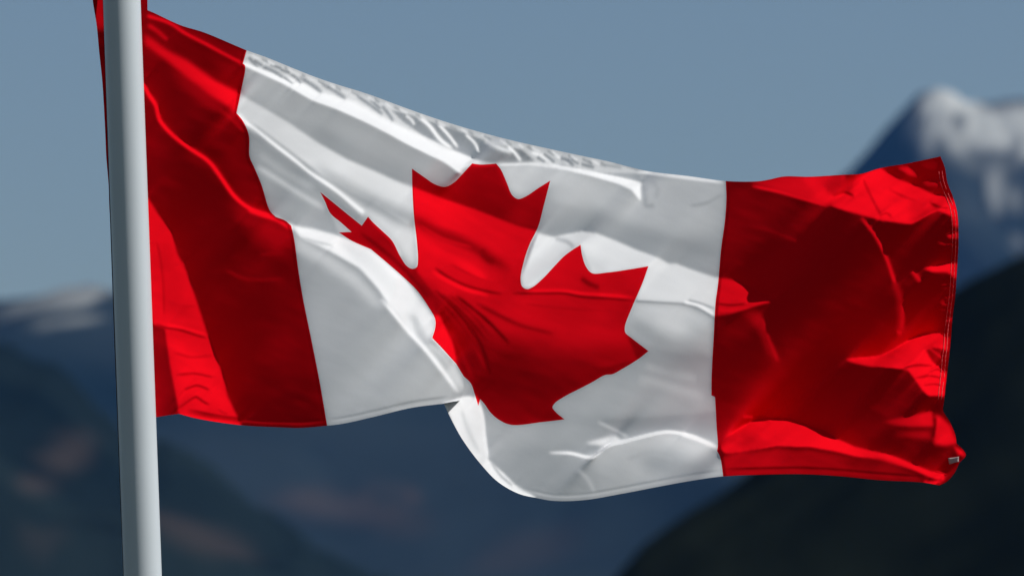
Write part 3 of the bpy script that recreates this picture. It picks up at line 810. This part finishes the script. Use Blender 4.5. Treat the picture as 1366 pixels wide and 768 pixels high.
# ---- solve for the depth relief of the cloth
def relief(sun_r, sun_u, sun_c, SP):
    """depth e (px, away from the viewer) whose slope towards the sun gives LIT; continuous over the big fold"""
    hh = math.hypot(sun_r, sun_u)
    tx, ty = sun_r / hh, -sun_u / hh                  # image axes, y down
    G = np.tan(np.arcsin(np.clip(LIT, -0.03, 0.96)) - math.asin(sun_c))
    a_in = inside(A_SIDE, GX, GY)
    G = G + (ty * djump(GY)) * a_in
    flag_in = gauss(inside(outline, GX, GY).astype(float), 3.0)
    Wt = np.where(flag_in > 0.02, 1.0, 0.0)
    anch = ((GX < 216) & (GX > 100)).astype(float) * (flag_in > 0.02)
    anch_v = 0.058 / SP + (PH / 2 - GY) * math.sin(PITCH_) + jump(GY) * a_in
    def down(a):
        return a[::2, ::2]
    levels = []
    data = (G, Wt, anch, anch_v)
    h = H
    for L in range(4):
        levels.append((h, data))
        data = tuple(down(gauss(a, h)) if i in (0,) else down(a) for i, a in enumerate(data))
        h *= 2
    cell = lambda a: 0.25 * (a[:-1, :-1] + a[1:, :-1] + a[:-1, 1:] + a[1:, 1:])
    lit_c, djump_c, a_c = cell(LIT), cell(djump(GY)), cell(a_in.astype(float))
    e = None
    for L in (3, 2, 1, 0):
        h, (g, w, an, av) = levels[L]
        ny, nx = g.shape
        gc = 0.25 * (g[:-1, :-1] + g[1:, :-1] + g[:-1, 1:] + g[1:, 1:])
        wc = np.minimum(np.minimum(w[:-1, :-1], w[1:, :-1]), np.minimum(w[:-1, 1:], w[1:, 1:]))
        lam = np.where(wc > 0, 0.07, 0.25)
        kan = an * 0.02 * (h / 16.0) ** 2
        def Dx(a): return (a[:-1, 1:] + a[1:, 1:] - a[:-1, :-1] - a[1:, :-1]) / (2 * h)
        def Dy(a): return (a[1:, :-1] + a[1:, 1:] - a[:-1, :-1] - a[:-1, 1:]) / (2 * h)
        def DxT(c):
            o = np.zeros((ny, nx)); c = c / (2 * h)
            o[:-1, 1:] += c; o[1:, 1:] += c; o[:-1, :-1] -= c; o[1:, :-1] -= c
            return o
        def DyT(c):
            o = np.zeros((ny, nx)); c = c / (2 * h)
            o[1:, :-1] += c; o[1:, 1:] += c; o[:-1, :-1] -= c; o[:-1, 1:] -= c
            return o
        def A(a):
            dx, dy = Dx(a), Dy(a)
            rt = wc * (tx * dx + ty * dy)
            rp = lam * (-ty * dx + tx * dy)
            # a little isotropic stiffness on grid edges
            ex = np.diff(a, axis=1) / h; ey = np.diff(a, axis=0) / h
            o = DxT(tx * rt - ty * rp) + DyT(ty * rt + tx * rp)
            eps = 0.004 / h
            o[:, 1:] += eps * ex; o[:, :-1] -= eps * ex
            o[1:, :] += eps * ey; o[:-1, :] -= eps * ey
            return o + kan * a + 1e-9 * a
        b = DxT(tx * wc * gc) + DyT(ty * wc * gc) + kan * av
        if e is None:
            e = np.full((ny, nx), 30.0)
        else:
            big = np.zeros((ny, nx))
            yy = np.arange(ny) / 2; xx = np.arange(nx) / 2
            j = np.clip(yy.astype(int), 0, e.shape[0] - 2); i = np.clip(xx.astype(int), 0, e.shape[1] - 2)
            fy = np.clip(yy - j, 0, 1)[:, None]; fx = np.clip(xx - i, 0, 1)[None, :]
            big = (e[j][:, i] * (1 - fy) * (1 - fx) + e[j + 1][:, i] * fy * (1 - fx) + e[j][:, i + 1] * (1 - fy) * fx + e[j + 1][:, i + 1] * fy * fx)
            e = big
        for rnd in range(4 if L == 0 else 1):
          if rnd:
            # turn the facets that still miss their lighting because they also lean sideways
            dx, dy = Dx(e), Dy(e) - djump_c * a_c
            I = (dx * sun_r - dy * sun_u + sun_c) / np.sqrt(1 + dx * dx + dy * dy)
            gc = gc + 0.8 * np.clip(lit_c - I, -0.3, 0.3) * wc / np.maximum(0.35, np.sqrt(1 - np.clip(lit_c, 0, 1) ** 2))
            gc = np.clip(gc, -0.9, 4.0)
            b = DxT(tx * wc * gc) + DyT(ty * wc * gc) + kan * av
          r = b - A(e); p = r.copy(); rs = (r * r).sum()
          for it in range((900, 400, 250, 130)[3 - L]):
              Ap = A(p)
              al = rs / (p * Ap).sum()
              e = e + al * p; r = r - al * Ap
              rn = (r * r).sum()
              if rn < 1e-12 * max(1, rs):
                  break
              p = r + (rn / rs) * p; rs = rn
    return e, a_in
#RELIEF-END

SUN_R, SUN_U, SUN_C = SUN.dot(RIGHT), SUN.dot(UP), -SUN.dot(FWD)
E, A_IN = relief(SUN_R, SUN_U, SUN_C, SPX)
EX = (E[:-1, 1:] + E[1:, 1:] - E[:-1, :-1] - E[1:, :-1]) / (2 * H)
EY = (E[1:, :-1] + E[1:, 1:] - E[:-1, :-1] - E[:-1, 1:]) / (2 * H)

def bil(a, x, y, o=0.0):
    fx = np.clip((np.asarray(x) - X0) / H - o, 0, a.shape[1] - 1.001); fy = np.clip((np.asarray(y) - Y0) / H - o, 0, a.shape[0] - 1.001)
    i, j = fx.astype(int), fy.astype(int)
    u, v_ = fx - i, fy - j
    return a[j, i] * (1 - u) * (1 - v_) + a[j, i + 1] * u * (1 - v_) + a[j + 1, i] * (1 - u) * v_ + a[j + 1, i + 1] * u * v_

def cloth_depth(x, y):
    side = inside(A_SIDE, np.asarray(x, float), np.asarray(y, float))
    d = bil(E, x, y) - jump(y) * side
    dx = bil(EX, x, y, 0.5)
    dy = bil(EY, x, y, 0.5) - djump(y) * side
    return d, dx, dy

def cloth_points(xy, lift=0.0):
    x = np.array([p[0] for p in xy], float); y = np.array([p[1] for p in xy], float)
    d, dx, dy = cloth_depth(x, y)
    vs, ns = [], []
    for k in range(len(x)):
        n = RIGHT * dx[k] - UP * dy[k] - FWD
        n.normalize()
        vs.append(px_point(x[k], y[k], DIST + d[k] * SPX) + n * lift)
        ns.append(n)
    return vs, ns

# ---- triangulate the sheet along its seams
STEP = 1.7
pts, edges = [], []
def add_line(poly, closed=False):
    s = len(pts)
    pts.extend((float(p[0]), float(p[1])) for p in poly)
    n = len(poly)
    edges.extend((s + i, s + i + 1) for i in range(n - 1))
    if closed:
        edges.append((s + n - 1, s))

def offset(poly, dist):
    P_ = np.array([(p[0], p[1]) for p in poly])
    t = np.gradient(P_, axis=0)
    n = np.stack([-t[:, 1], t[:, 0]], 1) / np.maximum(np.hypot(t[:, 0], t[:, 1]), 1e-6)[:, None]
    return [tuple(p) for p in P_ + n * dist]

add_line(outline, True)
add_line(HOIST_B)
add_line(FLY_B)
add_line(LEAF, True)
add_line(offset(KFOLD[3:], 0.35))
add_line(offset(KFOLD[3:], -0.35))
lines = np.array(pts)
dense = [(326, 60), (450, 108), (600, 158), (740, 196), (870, 226), (860, 272), (740, 226), (610, 236), (450, 150), (322, 95)]
occ = set()
for (x, y) in lines:
    occ.add((int(x // 1.0), int(y // 1.0)))
near = set()
for (i, j) in occ:
    for di in (-1, 0, 1):
        for dj in (-1, 0, 1):
            near.add((i + di, j + dj))
xs = np.arange(118, 1292, STEP); ys = np.arange(-46, 672, STEP)
QX, QY = np.meshgrid(xs, ys)
QX = QX + rng.uniform(-.35, .35, QX.shape); QY = QY + rng.uniform(-.35, .35, QY.shape)
ok = inside(outline, QX, QY)
for x, y in zip(QX[ok], QY[ok]):
    if (int(x // 1.0), int(y // 1.0)) not in near:
        pts.append((float(x), float(y)))
xs = np.arange(320, 872, 1.3); ys = np.arange(58, 274, 1.3)
QX, QY = np.meshgrid(xs + 0.31, ys + 0.17)
ok = inside(outline, QX, QY) & inside(dense, QX, QY)
for x, y in zip(QX[ok], QY[ok]):
    if (int(x // 1.0), int(y // 1.0)) not in near:
        pts.append((float(x), float(y)))
res = delaunay_2d_cdt([Vector(p) for p in pts], edges, [], 0, 1e-4)
cv = np.array([(v_.x, v_.y) for v_ in res[0]])
cf = np.array([tuple(t)[::-1] for t in res[2] if len(t) == 3])
cc = cv[cf].mean(axis=1)
keep = inside(outline, cc[:, 0], cc[:, 1])
cf, cc = cf[keep], cc[keep]
HOIST_POLY = list(HOIST_B) + [(438, 900), (-300, 900), (-300, -300), (329, -300)]
FLY_POLY = list(FLY_B) + [(965, 900), (1700, 900), (1700, -300), (968, -300)]
in_h = inside(HOIST_POLY, cc[:, 0], cc[:, 1])
in_f = inside(FLY_POLY, cc[:, 0], cc[:, 1])
in_l = inside(LEAF, cc[:, 0], cc[:, 1]) & ~in_h & ~in_f
AV, AN = cloth_points(cv)

red = cloth_mat('red_nylon', (0.65, 0.0025, 0.0085), (0.6, 0.002, 0.008), 0.06)
white = cloth_mat('white_nylon', (0.82, 0.83, 0.855), (0.84, 0.85, 0.875), 0.27)

hoist_top = px_point(165, 60, DIST + 0.06)
flag = thing('flag', hoist_top, 'red and white maple leaf flag flying out to the right of the white pole', 'flag')
def cloth_part(name, mask, mat):
    tri = cf[mask]
    used, inv = np.unique(tri, return_inverse=True)
    inv = inv.reshape(tri.shape)
    o = link_mesh(name, [AV[i] for i in used], [tuple(int(q) for q in t) for t in inv], mat, flag)
    o.data.normals_split_custom_set_from_vertices([tuple(AN[i]) for i in used])
    return o
hoist = cloth_part('hoist_stripe', in_h, red)
hoist['label'] = 'red stripe beside the pole'
panel = cloth_part('white_panel', ~in_h & ~in_f & ~in_l, white)
fly = cloth_part('fly_stripe', in_f, red)
fly['label'] = 'red stripe at the free end'
leaf = cloth_part('maple_leaf', in_l, red)

# stitching along the free edge: two rows of pale thread
thread = principled('pale_red_thread', (0.62, 0.07, 0.08), 0.7, 0.3)
edge = spline(RIGHTE[:11], 2.0)
tv, tf = [], []
for off in (-4.2, -8.5):
    row = offset(edge, -off)
    P3, N3 = cloth_points(row, 0.0012)
    for i in range(2, len(row) - 4, 3):
        if rng.rand() < 0.05:
            continue
        v, f = tube(P3[i:i + 4], 0.0006, 5)
        b0 = len(tv)
        tv += v
        tf += [tuple(q + b0 for q in ff) for ff in f]
link_mesh('stitching', tv, tf, thread, flag)

# small care label sewn in the lower free corner, with a few woven marks
tag_m = principled('label_cloth', (0.44, 0.33, 0.34), 0.8, 0.2)
ink = principled('label_print', (0.10, 0.05, 0.06), 0.8, 0.2)
def patch(name, quad, mat, lift, parent, n=6):
    q = [np.array(p, float) for p in quad]
    vv = []
    for j in range(n + 1):
        for i in range(n + 1):
            a, b = i / n, j / n
            vv.append(tuple(q[0] * (1 - a) * (1 - b) + q[1] * a * (1 - b) + q[2] * a * b + q[3] * (1 - a) * b))
    P3, _ = cloth_points(vv, lift)
    P4, _ = cloth_points(vv, lift - 0.0012)
    ff = []
    w = n + 1
    for j in range(n):
        for i in range(n):
            a = j * w + i
            ff.append((a, a + w, a + w + 1, a + 1))
    m0 = len(P3)
    ff += [tuple(x + m0 for x in t[::-1]) for t in ff]
    ring = [i for i in range(w)] + [j * w + n for j in range(1, w)] + [n * w + i for i in range(n - 1, -1, -1)] + [j * w for j in range(n - 1, 0, -1)]
    for k in range(len(ring)):
        a, b = ring[k], ring[(k + 1) % len(ring)]
        ff.append((a, b, b + m0, a + m0))
    o = link_mesh(name, [*P3, *P4], ff, mat)
    o.parent = parent
    o.matrix_parent_inverse = Matrix.Translation(-flag.location)
    return o
lab = patch('care_label', [(1264.0, 610.2), (1279.2, 608.6), (1279.8, 616.4), (1265.6, 618.2)], tag_m, 0.004, flag)
for qd in ([(1267, 611.4), (1270.5, 611), (1270.8, 613), (1267.3, 613.4)], [(1272.2, 610.8), (1275.8, 610.4), (1276.0, 613.4), (1272.5, 613.8)], [(1269, 615.2), (1274.5, 614.6), (1274.6, 615.6), (1269.1, 616.2)]):
    o = patch('woven_mark', qd, ink, 0.0048, lab, 2)

# ------------------------------------------------------------------ halyard behind the pole
rope_m = principled('weathered_rope', (0.07, 0.065, 0.08), 0.9, 0.2, bump=(300, 0.5, 0.002))
path = []
for t in np.linspace(0, 1, 60):
    z = 0.9 + t * (TOPZ - 0.9)
    p = pole_at(z).copy()
    p.x += -0.0428 + 0.0018 * math.sin(t * 9) - 0.004 * max(0, 0.45 - t)
    p.y += 0.016
    path.append(p)
v, f = tube(path, 0.0030, 8)
rope = link_mesh('halyard', v, f, rope_m)
rope['label'] = 'thin dark halyard rope running down the left side of the pole'
rope['category'] = 'rope'
